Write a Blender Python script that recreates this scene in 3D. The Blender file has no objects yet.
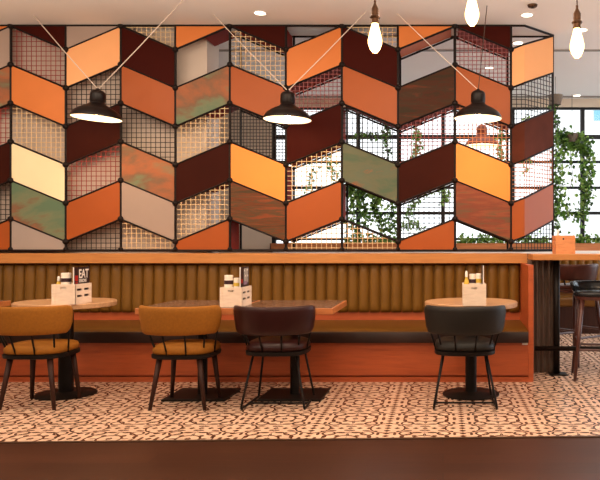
import bpy, bmesh, math, random
from mathutils import Vector, Matrix
random.seed(7)
PI = math.pi
S = bpy.context.scene
COL = S.collection

# ------------------------------------------------------------------ camera
FPX, PX, PY, EYE = 680.0, 443.0, 245.0, 1.18
cam_d = bpy.data.cameras.new('camera'); cam = bpy.data.objects.new('camera', cam_d); COL.objects.link(cam)
cam_d.sensor_width = 36; cam_d.lens = 36 * FPX / 600
cam_d.shift_x = (300 - PX) / 600; cam_d.shift_y = (PY - 240) / 600
cam.location = (0, 0, EYE); cam.rotation_euler = (PI / 2, 0, 0)
cam_d.clip_start = .05; cam_d.clip_end = 200
S.camera = cam
# ------------------------------------------------------------------ world
w = bpy.data.worlds.new('sky'); S.world = w; w.use_nodes = True
bg = w.node_tree.nodes['Background']
bg.inputs[0].default_value = (.93, .97, 1, 1); bg.inputs[1].default_value = 1.9
# ------------------------------------------------------------------ exposure
S.view_settings.view_transform = 'Standard'; S.view_settings.look = 'None'
S.view_settings.gamma = 1; S.view_settings.use_curve_mapping = False
S.view_settings.exposure = -0.06
# ------------------------------------------------------------------ large unseen fill lights, added to brighten the room and the screen
def area(name, loc, sx, sy, power, col, rot=(0, 0, 0)):
    l = bpy.data.lights.new(name, 'AREA'); l.shape = 'RECTANGLE'; l.size = sx; l.size_y = sy
    l.energy = power; l.color = col
    o = bpy.data.objects.new(name, l); o.location = loc; o.rotation_euler = rot; COL.objects.link(o); return o
WARM = (1, .75, .52)
TILT = math.radians(48)
area('room_fill_area', (-3.0, 1.6, 3.1), 2.4, 1.0, 42, WARM, (TILT, 0, 0))
area('room_fill_area', (0.4, 1.6, 3.1), 2.4, 1.0, 32, WARM, (TILT, 0, 0))
area('room_fill_area', (-1.2, 4.3, 3.27), 5.5, .8, 80, WARM)
area('daylight_fill_area', (5.42, 7.6, 1.6), 3.8, 2.8, 105, (.74, .87, 1), (PI / 2 - .65, 0, PI / 2))  # added cool fill just inside the side window, strengthens its daylight
area('room_fill_area', (1.0, 8.3, 3.25), 5.0, 1.6, 70, (1, .93, .86))
def point(name, loc, power, col, r=.05):
    l = bpy.data.lights.new(name, 'POINT'); l.energy = power; l.color = col; l.shadow_soft_size = r
    o = bpy.data.objects.new(name, l); o.location = loc; COL.objects.link(o); return o
FILL = (1, .86, .69)
for x, y in ((-4.4, 3.0), (-2.6, 2.4), (-1.0, 1.2), (0.6, 2.4), (2.2, 3.0)):  # unseen point fills added to brighten the ceiling, no bulb meshes
    point('filament_or_fill_light', (x, y, 2.1), 42, FILL)
for x in (-4.4, -3.1, -1.8, -.5, .8, 2.1):  # further added fills above the view, for ceiling and upper panels
    point('filament_or_fill_light', (x, 4.7, 2.88), 19, FILL)

def px(x, y, d):
    return Vector(((x - PX) / FPX * d, d, EYE + (PY - y) / FPX * d))
def pX(x, d): return (x - PX) / FPX * d
def pZ(y, d): return EYE + (PY - y) / FPX * d

# ------------------------------------------------------------------ materials
MATS = {}
def new_mat(name):
    m = bpy.data.materials.new(name); m.use_nodes = True
    MATS[name] = m
    return m, m.node_tree, m.node_tree.nodes['Principled BSDF']
def coord(nt, scale=(1, 1, 1)):
    tc = nt.nodes.new('ShaderNodeTexCoord'); mp = nt.nodes.new('ShaderNodeMapping')
    mp.inputs['Scale'].default_value = scale
    nt.links.new(tc.outputs['Object'], mp.inputs['Vector']); return mp.outputs[0]
def ramp(nt, fac, stops):
    r = nt.nodes.new('ShaderNodeValToRGB'); els = r.color_ramp.elements
    while len(els) < len(stops): els.new(.5)
    for e, (p, c) in zip(els, stops): e.position = p; e.color = (*c, 1)
    nt.links.new(fac, r.inputs[0]); return r.outputs[0]
def noise(nt, vec, scale, detail=3, rough=.55, dist=0):
    n = nt.nodes.new('ShaderNodeTexNoise'); n.inputs['Scale'].default_value = scale
    n.inputs['Detail'].default_value = detail; n.inputs['Roughness'].default_value = rough
    n.inputs['Distortion'].default_value = dist
    nt.links.new(vec, n.inputs['Vector']); return n.outputs[0]
def bump(nt, b, h, strength, dist=.01):
    n = nt.nodes.new('ShaderNodeBump'); n.inputs['Strength'].default_value = strength
    n.inputs['Distance'].default_value = dist
    nt.links.new(h, n.inputs['Height']); nt.links.new(n.outputs[0], b.inputs['Normal'])
def mul(c, f): return tuple(max(0, min(1, v * f)) for v in c)
def paint(name, c, rough=.5, vary=.10, scale=6, metal=0, bmp=0, spec=.25, stretch=(1, 1, 1)):
    m, nt, b = new_mat(name)
    v = coord(nt, stretch); n = noise(nt, v, scale)
    nt.links.new(ramp(nt, n, [(.25, mul(c, 1 - vary)), (.75, mul(c, 1 + vary))]), b.inputs['Base Color'])
    b.inputs['Roughness'].default_value = rough; b.inputs['Metallic'].default_value = metal
    b.inputs['Specular IOR Level'].default_value = spec
    if bmp: bump(nt, b, n, bmp)
    return m
def wood(name, c, c2, rough=.45, stretch=(1.2, 14, 14), scale=3, spec=.5):
    m, nt, b = new_mat(name)
    v = coord(nt, stretch); n = noise(nt, v, scale, 5, .6, .6)
    nt.links.new(ramp(nt, n, [(.28, c2), (.5, c), (.75, mul(c, 1.15))]), b.inputs['Base Color'])
    b.inputs['Roughness'].default_value = rough; b.inputs['Specular IOR Level'].default_value = spec
    bump(nt, b, n, .08)
    return m
def emit(name, c, s):
    m, nt, b = new_mat(name)
    b.inputs['Base Color'].default_value = (*c, 1)
    b.inputs['Emission Color'].default_value = (*c, 1); b.inputs['Emission Strength'].default_value = s
    return m

paint('plaster', (.62, .55, .49), .9, .03, 2)
paint('ceiling_paint', (.93, .92, .90), .9, .02, 1)
paint('taupe_wall', (.60, .49, .42), .85, .06, 3)
paint('white_wall', (.80, .68, .55), .85, .03, 2)
paint('black_metal', (.011, .006, .005), .5, .2, 20, 0, spec=.15)
paint('black_iron', (.009, .006, .005), .45, .2, 20, 0, spec=.15)
paint('frame_dark', (.012, .012, .014), .5, .1, 5)
ORANGE = (.35, .076, .012)
paint('orange_panel', ORANGE, .42, .05, 2.2)
paint('tan_panel', (.64, .185, .042), .45, .06, 2.5)
paint('peach_panel', (.86, .40, .17), .4, .04, 2)
paint('lamplit_cream_panel', (.92, .73, .47), .35, .04, 2)  # lamplight below the left pendant put into the panel colour
paint('lamplit_amber_panel', (.88, .27, .045), .38, .05, 2)  # orange panels lit by the pendants, brightness painted in as amber
paint('maroon_panel', (.043, .0042, .0020), .6, .12, 3, spec=.06)
paint('brown_panel', (.037, .0062, .0032), .6, .12, 3, spec=.06)
paint('russet_panel', (.095, .024, .013), .6, .25, 3, spec=.06)
paint('taupe_panel', (.36, .26, .215), .5, .04, 2)
paint('grey_panel', (.36, .29, .26), .5, .05, 2)
paint('red_board', (.22, .020, .009), .6, .15, 3, spec=.05)
paint('orange_board', (.60, .15, .045), .5, .08, 3, spec=.05)
paint('cream_wire', (.72, .50, .28), .45, .05, 8)
paint('red_wire', (.30, .04, .035), .45, .08, 8)
paint('black_wire', (.020, .015, .014), .45, .1, 8)
paint('rose_wire', (.28, .075, .07), .45, .05, 8)
paint('orange_wire', (.55, .19, .08), .45, .05, 8)
def patina(name, stops, stretch, scale=2.2):
    m, nt, b = new_mat(name)
    v = coord(nt, stretch); n = noise(nt, v, scale, 7, .6, .35)
    nt.links.new(ramp(nt, n, stops), b.inputs['Base Color'])
    b.inputs['Roughness'].default_value = .55; b.inputs['Specular IOR Level'].default_value = .12; bump(nt, b, n, .15)
G1, G2, OR, BR = (.11, .17, .105), (.17, .19, .11), (.36, .12, .055), (.20, .11, .065)
patina('green_copper_patina', [(.34, G1), (.43, G2), (.49, BR), (.57, OR), (.66, G2)], (1, 1, 1.8), 1.15)
patina('brown_patina', [(.36, (.035, .022, .010)), (.47, (.065, .017, .007)), (.56, (.045, .025, .012)), (.66, (.12, .026, .010))], (1, 1, 5.0), 2.6)
patina('streaked_patina', [(.36, (.07, .045, .022)), (.45, (.16, .045, .018)), (.53, (.085, .055, .028)), (.62, (.22, .055, .022))], (.8, .8, 9.0), 3.0)
patina('green_patina', [(.36, (.085, .12, .075)), (.46, (.13, .13, .08)), (.56, (.11, .13, .085)), (.64, (.27, .10, .05))], (1, 1, 2.4), 2.0)
patina('red_copper_patina', [(.36, (.13, .085, .045)), (.45, (.26, .075, .038)), (.55, (.20, .055, .032)), (.65, (.14, .08, .045))], (.8, .8, 7.0), 2.6)
wood('ledge_oak', (.50, .195, .048), (.43, .150, .034))
wood('bench_oak', (.42, .080, .019), (.34, .060, .014))
wood('table_oak', (.50, .28, .145), (.42, .21, .10), .3)
wood('edge_oak', (.46, .15, .045), (.38, .11, .03), .4)
wood('table_dark_top', (.16, .085, .055), (.10, .055, .035), .22)
wood('crate_pine', (.80, .62, .49), (.74, .55, .42), .6, (3, 3, 16))
wood('orange_lit_pine', (.70, .27, .10), (.58, .20, .07), .6, (3, 3, 16))  # crate pine with its orange lighting put into the colour
wood('walnut', (.040, .014, .009), (.024, .008, .006), .45, (10, 10, 1.2), spec=.2)
wood('planter_wood', (.42, .15, .05), (.30, .10, .035), .5)
wood('barstool_wood', (.075, .022, .016), (.04, .012, .009), .35, (10, 10, 1.2))
paint('olive_leather', (.165, .072, .010), .38, .12, 4, bmp=.05)
paint('seat_leather', (.115, .045, .006), .38, .12, 4, bmp=.05)
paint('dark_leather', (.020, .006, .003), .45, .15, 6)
paint('mustard_fabric', (.27, .094, .007), .75, .12, 60, bmp=.1)
paint('burgundy_leather', (.028, .006, .005), .36, .2, 6, bmp=.05)
paint('charcoal_leather', (.014, .011, .009), .5, .15, 6, bmp=.05)
paint('brown_leather', (.060, .020, .016), .35, .2, 6, bmp=.05)
paint('black_leather', (.012, .012, .014), .16, .2, 6)
paint('lamp_black', (.007, .003, .0025), .4, .2, 10, spec=.2)
paint('lamp_white', (.90, .86, .80), .5, .02, 5)
paint('lamp_copper', (.15, .035, .02), .35, .1, 5)
paint('cable_grey', (.62, .50, .42), .5, .05, 5)
paint('cord_brown', (.05, .03, .022), .6, .1, 5)
paint('brass_old', (.075, .035, .018), .35, .2, 30, .7)
paint('white_plastic', (.85, .80, .74), .4, .02, 5)
paint('jar_white', (.82, .70, .60), .35, .03, 5)
paint('label_dark', (.045, .02, .025), .4, .4, 30)
paint('label_yellow', (.65, .42, .06), .4, .1, 30)
paint('mustard_sauce', (.62, .40, .06), .35, .1, 30)
paint('menu_black', (.03, .012, .012), .4, .2, 20)
paint('menu_white', (.80, .72, .66), .5, .05, 20)
paint('menu_red', (.40, .02, .015), .5, .1, 20)
paint('menu_grey', (.34, .30, .27), .5, .5, 60)
paint('menu_violet', (.22, .15, .22), .5, .3, 60)
paint('corrugated_metal', (.20, .145, .115), .45, .25, 5, .55, stretch=(6, 6, .6))
paint('steel_trim', (.10, .055, .035), .35, .1, 10, .4)
paint('grey_trim', (.30, .28, .26), .5, .05, 5)
paint('stem_brown', (.08, .055, .025), .7, .1, 20)
paint('plant_pot', (.10, .075, .055), .7, .1, 10)
paint('facade_white', (.85, .85, .85), .8, .03, 1)
paint('facade_blue', (.22, .48, .62), .4, .08, 1)
emit('bulb_glow', (1, .60, .22), 9)
emit('lamp_bulb_glow', (1, .78, .5), 12)
emit('downlight_glow', (1, .86, .66), 6)
def leafmat(name, c1, c2):
    m, nt, b = new_mat(name)
    v = coord(nt); n = noise(nt, v, 9, 2)
    col = ramp(nt, n, [(.35, c1), (.65, c2)])
    nt.links.new(col, b.inputs['Base Color']); b.inputs['Roughness'].default_value = .5
    tr = nt.nodes.new('ShaderNodeBsdfTranslucent'); nt.links.new(col, tr.inputs['Color'])
    mx = nt.nodes.new('ShaderNodeMixShader'); mx.inputs[0].default_value = .5
    nt.links.new(b.outputs[0], mx.inputs[1]); nt.links.new(tr.outputs[0], mx.inputs[2])
    nt.links.new(mx.outputs[0], nt.nodes['Material Output'].inputs['Surface'])
leafmat('leaf_dark', (.02, .05, .012), (.06, .12, .03))
leafmat('leaf_green', (.06, .16, .02), (.20, .36, .06))
leafmat('leaf_light', (.20, .36, .07), (.42, .55, .18))
def glassmat(name):
    m, nt, b = new_mat(name)
    t = nt.nodes.new('ShaderNodeBsdfTransparent'); g = nt.nodes.new('ShaderNodeBsdfGlossy')
    g.inputs['Roughness'].default_value = .03
    f = nt.nodes.new('ShaderNodeFresnel'); f.inputs[0].default_value = 1.25
    mx = nt.nodes.new('ShaderNodeMixShader')
    nt.links.new(f.outputs[0], mx.inputs[0]); nt.links.new(t.outputs[0], mx.inputs[1]); nt.links.new(g.outputs[0], mx.inputs[2])
    nt.links.new(mx.outputs[0], nt.nodes['Material Output'].inputs['Surface'])
glassmat('clear_glass')

def floor_tile_mat():
    m, nt, b = new_mat('encaustic_tile')
    L = nt.links
    tc = nt.nodes.new('ShaderNodeTexCoord'); sp = nt.nodes.new('ShaderNodeSeparateXYZ')
    L.new(tc.outputs['Object'], sp.inputs[0])
    def M(op, a, b_=None, c=None):
        n = nt.nodes.new('ShaderNodeMath'); n.operation = op
        for i, q in enumerate((a, b_, c)):
            if q is None: continue
            if isinstance(q, (int, float)): n.inputs[i].default_value = q
            else: L.new(q, n.inputs[i])
        return n.outputs[0]
    P = .48
    # distance to the mirrored seam, 0..1 over half a period (one tile)
    u = M('DIVIDE', M('PINGPONG', M('SUBTRACT', sp.outputs[0], .125), P / 2), P / 2)
    v = M('DIVIDE', M('PINGPONG', M('SUBTRACT', sp.outputs[1], .06), P / 2), P / 2)
    def bloband(cx, cy, rx, ry):
        du = M('DIVIDE', M('SUBTRACT', u, cx), rx); dv = M('DIVIDE', M('SUBTRACT', v, cy), ry)
        return M('LESS_THAN', M('ADD', M('MULTIPLY', du, du), M('MULTIPLY', dv, dv)), 1.0)
    def ringband(cx, cy, r, wd):
        du = M('SUBTRACT', u, cx); dv = M('SUBTRACT', v, cy)
        d = M('SQRT', M('ADD', M('MULTIPLY', du, du), M('MULTIPLY', dv, dv)))
        return M('LESS_THAN', M('ABSOLUTE', M('SUBTRACT', d, r)), wd)
    def dia(cx, cy, r):
        return M('LESS_THAN', M('ADD', M('ABSOLUTE', M('SUBTRACT', u, cx)), M('ABSOLUTE', M('SUBTRACT', v, cy))), r)
    parts = []
    for k in range(5): parts.append(dia(0, k * .25, .10)); 
    for k in range(1, 5): parts.append(dia(k * .25, 0, .09))
    parts += [ringband(1, 1, .30, .030), ringband(1, 1, .62, .024), ringband(0, 0, .46, .026), ringband(.5, .5, .16, .030)]
    parts += [bloband(.80, .42, .12, .06), bloband(.42, .80, .06, .12), bloband(.74, .74, .07, .07), bloband(1, .62, .04, .12), bloband(.62, 1, .12, .04),
              bloband(.22, .55, .045, .11), bloband(.55, .22, .11, .045), bloband(.30, .30, .055, .055), bloband(1, 1, .08, .08), bloband(.95, .2, .10, .05), bloband(.2, .95, .05, .10)]
    acc = parts[0]
    for q in parts[1:]: acc = M('MAXIMUM', acc, q)
    seam = M('MAXIMUM', M('GREATER_THAN', u, .985), M('GREATER_THAN', v, .985))
    n = noise(nt, tc.outputs['Object'], 9, 4)
    cream = ramp(nt, n, [(.3, (.62, .40, .28)), (.7, (.74, .51, .37))])
    dark = ramp(nt, n, [(.3, (.075, .022, .010)), (.7, (.13, .048, .026))])
    mx = nt.nodes.new('ShaderNodeMix'); mx.data_type = 'RGBA'
    L.new(acc, mx.inputs[0]); L.new(cream, mx.inputs[6]); L.new(dark, mx.inputs[7])
    m2 = nt.nodes.new('ShaderNodeMix'); m2.data_type = 'RGBA'; m2.inputs[7].default_value = (.30, .20, .15, 1)
    L.new(M('MULTIPLY', seam, .6), m2.inputs[0]); L.new(mx.outputs[2], m2.inputs[6])
    L.new(m2.outputs[2], b.inputs['Base Color'])
    b.inputs['Roughness'].default_value = .27
floor_tile_mat()
def floor_wood_mat():
    m, nt, b = new_mat('dark_floorboards')
    L = nt.links
    v = coord(nt, (1, 1, 1)); br = nt.nodes.new('ShaderNodeTexBrick')
    br.inputs['Scale'].default_value = 1; br.inputs['Brick Width'].default_value = 1.6; br.inputs['Row Height'].default_value = .16
    br.inputs['Mortar Size'].default_value = .003; br.offset = .37
    br.inputs['Color1'].default_value = (.042, .014, .007, 1); br.inputs['Color2'].default_value = (.060, .020, .010, 1)
    br.inputs['Mortar'].default_value = (.03, .012, .008, 1)
    L.new(v, br.inputs['Vector'])
    n = noise(nt, coord(nt, (1, 18, 1)), 3, 5)
    mx = nt.nodes.new('ShaderNodeMix'); mx.data_type = 'RGBA'; mx.blend_type = 'MULTIPLY'; mx.inputs[0].default_value = 1
    L.new(br.outputs['Color'], mx.inputs[6]); L.new(ramp(nt, n, [(.3, (.75, .72, .7)), (.7, (1.1, 1.1, 1.1))]), mx.inputs[7])
    L.new(mx.outputs[2], b.inputs['Base Color']); b.inputs['Roughness'].default_value = .36; b.inputs['Specular IOR Level'].default_value = .3
floor_wood_mat()

# ------------------------------------------------------------------ mesh helpers
class MB:
    def __init__(s): s.v = []; s.f = []
    def add(s, vs, fs):
        k = len(s.v); s.v += [tuple(q) for q in vs]; s.f += [tuple(i + k for i in f) for f in fs]; return s
    def box(s, x0, x1, y0, y1, z0, z1):
        return s.add([(x0, y0, z0), (x1, y0, z0), (x1, y1, z0), (x0, y1, z0), (x0, y0, z1), (x1, y0, z1), (x1, y1, z1), (x0, y1, z1)],
                     [(0, 3, 2, 1), (4, 5, 6, 7), (0, 1, 5, 4), (1, 2, 6, 5), (2, 3, 7, 6), (3, 0, 4, 7)])
    def rings(s, rings, closed=False, caps=True):
        n = len(rings[0]); k = len(s.v)
        for r in rings: s.v += [tuple(q) for q in r]
        m = len(rings)
        for i in range(m if closed else m - 1):
            a, b = k + i * n, k + ((i + 1) % m) * n
            for j in range(n):
                j2 = (j + 1) % n
                s.f.append((a + j, a + j2, b + j2, b + j))
        if caps and not closed:
            s.f.append(tuple(k + j for j in reversed(range(n)))); s.f.append(tuple(k + (m - 1) * n + j for j in range(n)))
        return s
    def tube(s, pts, r, n=8, r2=None, closed=False):
        pts = [Vector(p) for p in pts]; rs = []; m = len(pts); up = None
        for i, p in enumerate(pts):
            if closed: t = (pts[(i + 1) % m] - pts[i - 1])
            else: t = pts[min(i + 1, m - 1)] - pts[max(i - 1, 0)]
            t.normalize()
            if up is None:
                up = Vector((0, 0, 1)) if abs(t.z) < .9 else Vector((1, 0, 0))
            a = t.cross(up).normalized(); b = a.cross(t).normalized(); up = b
            rad = r if r2 is None else r + (r2 - r) * i / (m - 1)
            rs.append([p + (a * math.cos(2 * PI * j / n) + b * math.sin(2 * PI * j / n)) * rad for j in range(n)])
        return s.rings(rs, closed)
    def lathe(s, prof, n=32, c=(0, 0, 0), caps=True, tilt=None):
        rs = []
        for r, z in prof:
            rs.append([(c[0] + r * math.cos(2 * PI * j / n), c[1] + r * math.sin(2 * PI * j / n), c[2] + z) for j in range(n)])
        return s.rings(rs, False, caps)
    def ball(s, c, r, n=10, m=6):
        prof = [(max(.0005, r * math.sin(PI * i / m)), -r * math.cos(PI * i / m)) for i in range(m + 1)]
        return s.lathe(prof, n, c)
    def prism(s, poly, y0, y1):
        "poly: (x,z) list, extruded along y"
        n = len(poly)
        return s.rings([[(x, y0, z) for x, z in poly], [(x, y1, z) for x, z in poly]])
    def build(s, name, mat, parent=None, smooth=False, bevel=0, seg=2, label=None, auto=None):
        me = bpy.data.meshes.new(name); me.from_pydata(s.v, [], s.f); me.validate()
        bm = bmesh.new(); bm.from_mesh(me); bmesh.ops.recalc_face_normals(bm, faces=bm.faces[:]); bm.to_mesh(me); bm.free()
        me.materials.append(MATS[mat])
        o = bpy.data.objects.new(name, me); COL.objects.link(o)
        if smooth:
            for p in me.polygons: p.use_smooth = True
            if smooth != 'all':
                try: me.set_sharp_from_angle(angle=math.radians(40))
                except Exception: pass
        if bevel:
            b = o.modifiers.new('bevel', 'BEVEL'); b.width = bevel; b.segments = seg; b.limit_method = 'ANGLE'
            b.harden_normals = False
        if parent: o.parent = parent
        if label: o['label'] = label
        return o
def thing(name, label, cat, loc=(0, 0, 0), rz=0, group=None):
    o = bpy.data.objects.new(name, None); COL.objects.link(o); o.location = loc; o.rotation_euler = (0, 0, rz)
    o.empty_display_size = .1
    o['label'] = label; o['category'] = cat
    if group: o['group'] = group
    return o
def tag(o, label, cat, group=None):
    o['label'] = label; o['category'] = cat
    if group: o['group'] = group
    return o
def struct(o): o['kind'] = 'structure'; return o
def dup(root, loc, label, rz=None, group=None):
    r = root.copy(); COL.objects.link(r); r.location = loc; r['label'] = label
    if rz is not None: r.rotation_euler = (0, 0, rz)
    if group: r['group'] = group
    for ch in list(root.children):
        c = ch.copy(); COL.objects.link(c); c.parent = r
        for g in list(ch.children):
            d = g.copy(); COL.objects.link(d); d.parent = c
    return r
def superell(a, b, z, n=40, e=3.2, cx=0, cy=0):
    out = []
    for j in range(n):
        t = 2 * PI * j / n; c, q = math.cos(t), math.sin(t)
        out.append((cx + a * math.copysign(abs(c) ** (2 / e), c), cy + b * math.copysign(abs(q) ** (2 / e), q), z))
    return out

# ------------------------------------------------------------------ the room
CEIL = 3.31
XL, XR, YB, YF = -6.5, 5.5, -3.0, 9.9
ya = lambda X: 4.145 + .036 * X          # edge between boards and tiles
m = MB(); m.add([(XL, ya(XL), 0), (XR, ya(XR), 0), (XR, YF, 0), (XL, YF, 0), (XL, ya(XL), -.1), (XR, ya(XR), -.1), (XR, YF, -.1), (XL, YF, -.1)],
                [(0, 1, 2, 3), (7, 6, 5, 4), (0, 4, 5, 1), (1, 5, 6, 2), (2, 6, 7, 3), (3, 7, 4, 0)])
struct(m.build('floor', 'encaustic_tile'))
m = MB(); m.add([(XL, YB, 0), (XR, YB, 0), (XR, ya(XR), 0), (XL, ya(XL), 0), (XL, YB, -.1), (XR, YB, -.1), (XR, ya(XR), -.1), (XL, ya(XL), -.1)],
                [(0, 1, 2, 3), (7, 6, 5, 4), (0, 4, 5, 1), (1, 5, 6, 2), (2, 6, 7, 3), (3, 7, 4, 0)])
struct(m.build('floor_front', 'dark_floorboards'))
m = MB(); e = .012
m.add([(XL, ya(XL) - e, 0), (XR, ya(XR) - e, 0), (XR, ya(XR) + e, 0), (XL, ya(XL) + e, 0), (XL, ya(XL) - e, .006), (XR, ya(XR) - e, .006), (XR, ya(XR) + e, .006), (XL, ya(XL) + e, .006)],
      [(0, 3, 2, 1), (4, 5, 6, 7), (0, 1, 5, 4), (1, 2, 6, 5), (2, 3, 7, 6), (3, 0, 4, 7)])
struct(m.build('trim_1', 'steel_trim'))
struct(MB().box(XL, XR, YB, YF, CEIL, CEIL + .1).build('ceiling', 'ceiling_paint'))
struct(MB().box(XL - .1, XL, YB, YF, 0, CEIL).build('wall_left', 'plaster'))
struct(MB().box(XR, XR + .1, YB, 5.6, 0, CEIL).box(XR, XR + .1, 9.6, YF, 0, CEIL).box(XR, XR + .1, 5.6, 9.6, 0, .1).box(XR, XR + .1, 5.6, 9.6, 3.1, CEIL).build('wall_right', 'plaster'))
m = MB()
for yy in (5.6, 6.6, 7.6, 8.6, 9.55): m.box(XR + .02, XR + .08, yy, yy + .05, .1, 3.1)
for zz in (.1, .8, 1.5, 2.2, 3.05): m.box(XR + .025, XR + .075, 5.6, 9.6, zz, zz + .05)
w2 = struct(m.build('window_2', 'frame_dark'))
MB().box(XR + .046, XR + .054, 5.6, 9.6, .1, 3.1).build('glass_pane', 'clear_glass', w2)
struct(MB().box(XL, XR, YB - .1, YB, 0, CEIL).build('wall_back', 'plaster'))
# far wall with the long window
WX0, WX1, WZ0, WZ1 = -2.5, 5.2, 1.06, pZ(107, YF)
m = MB().box(XL, WX0, YF, YF + .15, 0, CEIL).box(WX1, XR, YF, YF + .15, 0, CEIL).box(WX0, WX1, YF, YF + .15, 0, WZ0).box(WX0, WX1, YF, YF + .15, WZ1, CEIL)
struct(m.build('wall_far', 'white_wall'))
m = MB()
t = .028
for X in (WX0 + t, -1.24, 0, 1.02, 2.04, 3.06, 4.08, WX1 - t): m.box(X - t, X + t, YF + .02, YF + .09, WZ0, WZ1)
for y, h in ((107, .03), (136.5, .03), (161.6, .018), (187.5, .018), (213, .022), (239, .018)):
    z = pZ(y, YF); m.box(WX0, WX1, YF + .025, YF + .085, z - h, z + h)
win = struct(m.build('window_1', 'frame_dark'))
MB().box(WX0, WX1, YF + .05, YF + .058, WZ0, WZ1).build('glass_pane', 'clear_glass', win)
# short wall right behind the left part of the screen
YW = 6.74; WE = pX(207, YW)
struct(MB().box(XL, WE, YW, YW + .36, 0, CEIL).build('wall_inner', 'taupe_wall'))
# ceiling joints
struct(MB().box(XL, XR, 7.41, 7.45, CEIL - .012, CEIL).build('trim_2', 'grey_trim'))
struct(MB().box(XL, XR, 9.72, 9.76, CEIL - .015, CEIL).build('trim_3', 'grey_trim'))

# ------------------------------------------------------------------ banquette
LX, RXe = -5.2, .78
bq = thing('banquette', 'long built-in oak banquette with channelled olive leather back under the panelled screen', 'bench', (0, 0, 0))
YBF = 5.86
MB().box(LX, RXe - .045, YBF, 6.45, .058, .338).build('base', 'bench_oak', bq)
MB().box(LX, RXe - .045, YBF + .03, 6.44, .0, .058).box(LX, RXe - .045, YBF - .004, YBF + .03, 0, .042).build('plinth', 'bench_oak', bq)
# seat cushion : soft profile extruded along x
prof = []
cy0, cy1 = YBF - .03, 6.47
pts = [(cy1, .34), (cy0 + .015, .34), (cy0, .355), (cy0 - .004, .39), (cy0 + .006, .42), (cy0 + .035, .440), (cy0 + .10, .449), (cy0 + .3, .458), (cy1, .468)]
m = MB(); nseg = 60
m.rings([[(LX + (RXe - .047 - LX) * i / nseg, y, z) for y, z in pts] for i in range(nseg + 1)])
m.build('seat_cushion', 'seat_leather', bq, smooth=True)
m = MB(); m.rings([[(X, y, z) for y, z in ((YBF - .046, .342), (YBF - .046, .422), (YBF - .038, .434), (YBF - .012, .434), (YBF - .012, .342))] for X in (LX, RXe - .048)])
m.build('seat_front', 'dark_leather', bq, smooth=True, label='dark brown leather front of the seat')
MB().box(LX, RXe - .045, 6.47, 6.56, .30, .56).build('back_rail', 'bench_oak', bq)
# channelled back
m = MB(); pitch = .1015; n = int((RXe - .047 - LX) / pitch); pitch = (RXe - .047 - LX) / n
def chan(z0, z1, yf, amp, lean):
    rows = []
    zs = [z0, z0 + .015, z0 + .04] + [z0 + (z1 - z0) * k / 6 for k in range(1, 6)] + [z1 - .03, z1 - .01, z1]
    zs = sorted(zs)
    for z in zs:
        row = []
        edge = min(1, min(z - z0, z1 - z) / .04); edge = math.sqrt(max(0, 1 - (1 - edge) ** 2))
        for i in range(n):
            for k in range(12):
                s = k / 12
                x = LX + (i + s) * pitch
                q = s ** .72; bul = math.sqrt(max(0, 1 - (2 * q - 1) ** 2))
                row.append((x, yf + lean * (z - z0) - (amp * bul + .008) * edge + .03, z))
        row.append((LX + n * pitch, yf + lean * (z - z0) + .03, z))
        rows.append(row)
    return rows
rows = chan(.535, 1.008, 6.45, .056, .05)
nv = len(rows[0]); vs = [v for r in rows for v in r]
fs = [(i * nv + j, i * nv + j + 1, (i + 1) * nv + j + 1, (i + 1) * nv + j) for i in range(len(rows) - 1) for j in range(nv - 1)]
m.add(vs, fs)
# closed rear side so that the cushion has a body
k0 = len(m.v)
m.add([(LX, 6.56, .535), (LX + n * pitch, 6.56, .535), (LX + n * pitch, 6.56, 1.008), (LX, 6.56, 1.008)], [(0, 1, 2, 3)])
m.build('back_cushion', 'olive_leather', bq, smooth='all')
MB().box(LX, RXe - .045, 6.565, 6.735, .0, 1.01).build('back_panel', 'bench_oak', bq)
MB().box(LX, RXe + .01, 6.38, 6.735, 1.008, 1.10).build('ledge', 'ledge_oak', bq, bevel=.004)
MB().box(WE + .005, RXe + .01, 6.735, 7.12, 1.04, 1.10).build('ledge_rear', 'ledge_oak', bq)
MB().box(RXe - .045, RXe, YBF - .006, 6.735, 0, 1.008).build('end_panel', 'bench_oak', bq, bevel=.003)
z = pZ(343.5, YBF); MB().box(pX(522, YBF), pX(527.5, YBF), YBF - .016, YBF - .004, z - .01, z + .01).build('cover_plate', 'white_plastic', bq, label='small white cover plate')

# ------------------------------------------------------------------ the panelled screen
YS = 6.58; YR = 6.93
sc = thing('partition_screen', 'chevron screen of coloured panels and wire mesh in a black frame above the banquette', 'screen', (0, 0, 0))
XS = [pX(v, YS) for v in (-44, 11, 66, 121, 175.5, 230, 286, 342, 398, 455, 511)]
XFOLD, XEND, YEND = pX(524.5, YS), 1.115, 6.89
DU = XFOLD - XS[10]; LEN = math.hypot(XEND - XFOLD, YEND - YS); ULAST = XS[10] + DU + LEN
XS.append(ULAST)
ZT, ZB = pZ(25.5, YS), pZ(250.5, YS)
def P(u, z, dy=0):
    "front surface of the screen, unrolled coordinate u; dy goes behind the surface"
    if u <= XFOLD + 1e-9: return Vector((u, YS + dy, z))
    t = (u - XFOLD) / LEN; ax, ay = (XEND - XFOLD) / LEN, (YEND - YS) / LEN
    return Vector((XFOLD + (XEND - XFOLD) * t - ay * dy, YS + (YEND - YS) * t + ax * dy, z))
def nodez(i, k):
    y = 26.2 + 38.56 * k if i % 2 == 1 else 49.6 + 38.4 * k
    return pZ(y, YS)
def clip(poly, f):
    "keep the part of a convex (u,z) polygon where f>=0; f is affine"
    out = []
    for a, b in zip(poly, poly[1:] + poly[:1]):
        fa, fb = f(a), f(b)
        if fa >= 0: out.append(a)
        if fa * fb < 0:
            t = fa / (fa - fb); out.append((a[0] + (b[0] - a[0]) * t, a[1] + (b[1] - a[1]) * t))
    return out
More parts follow.
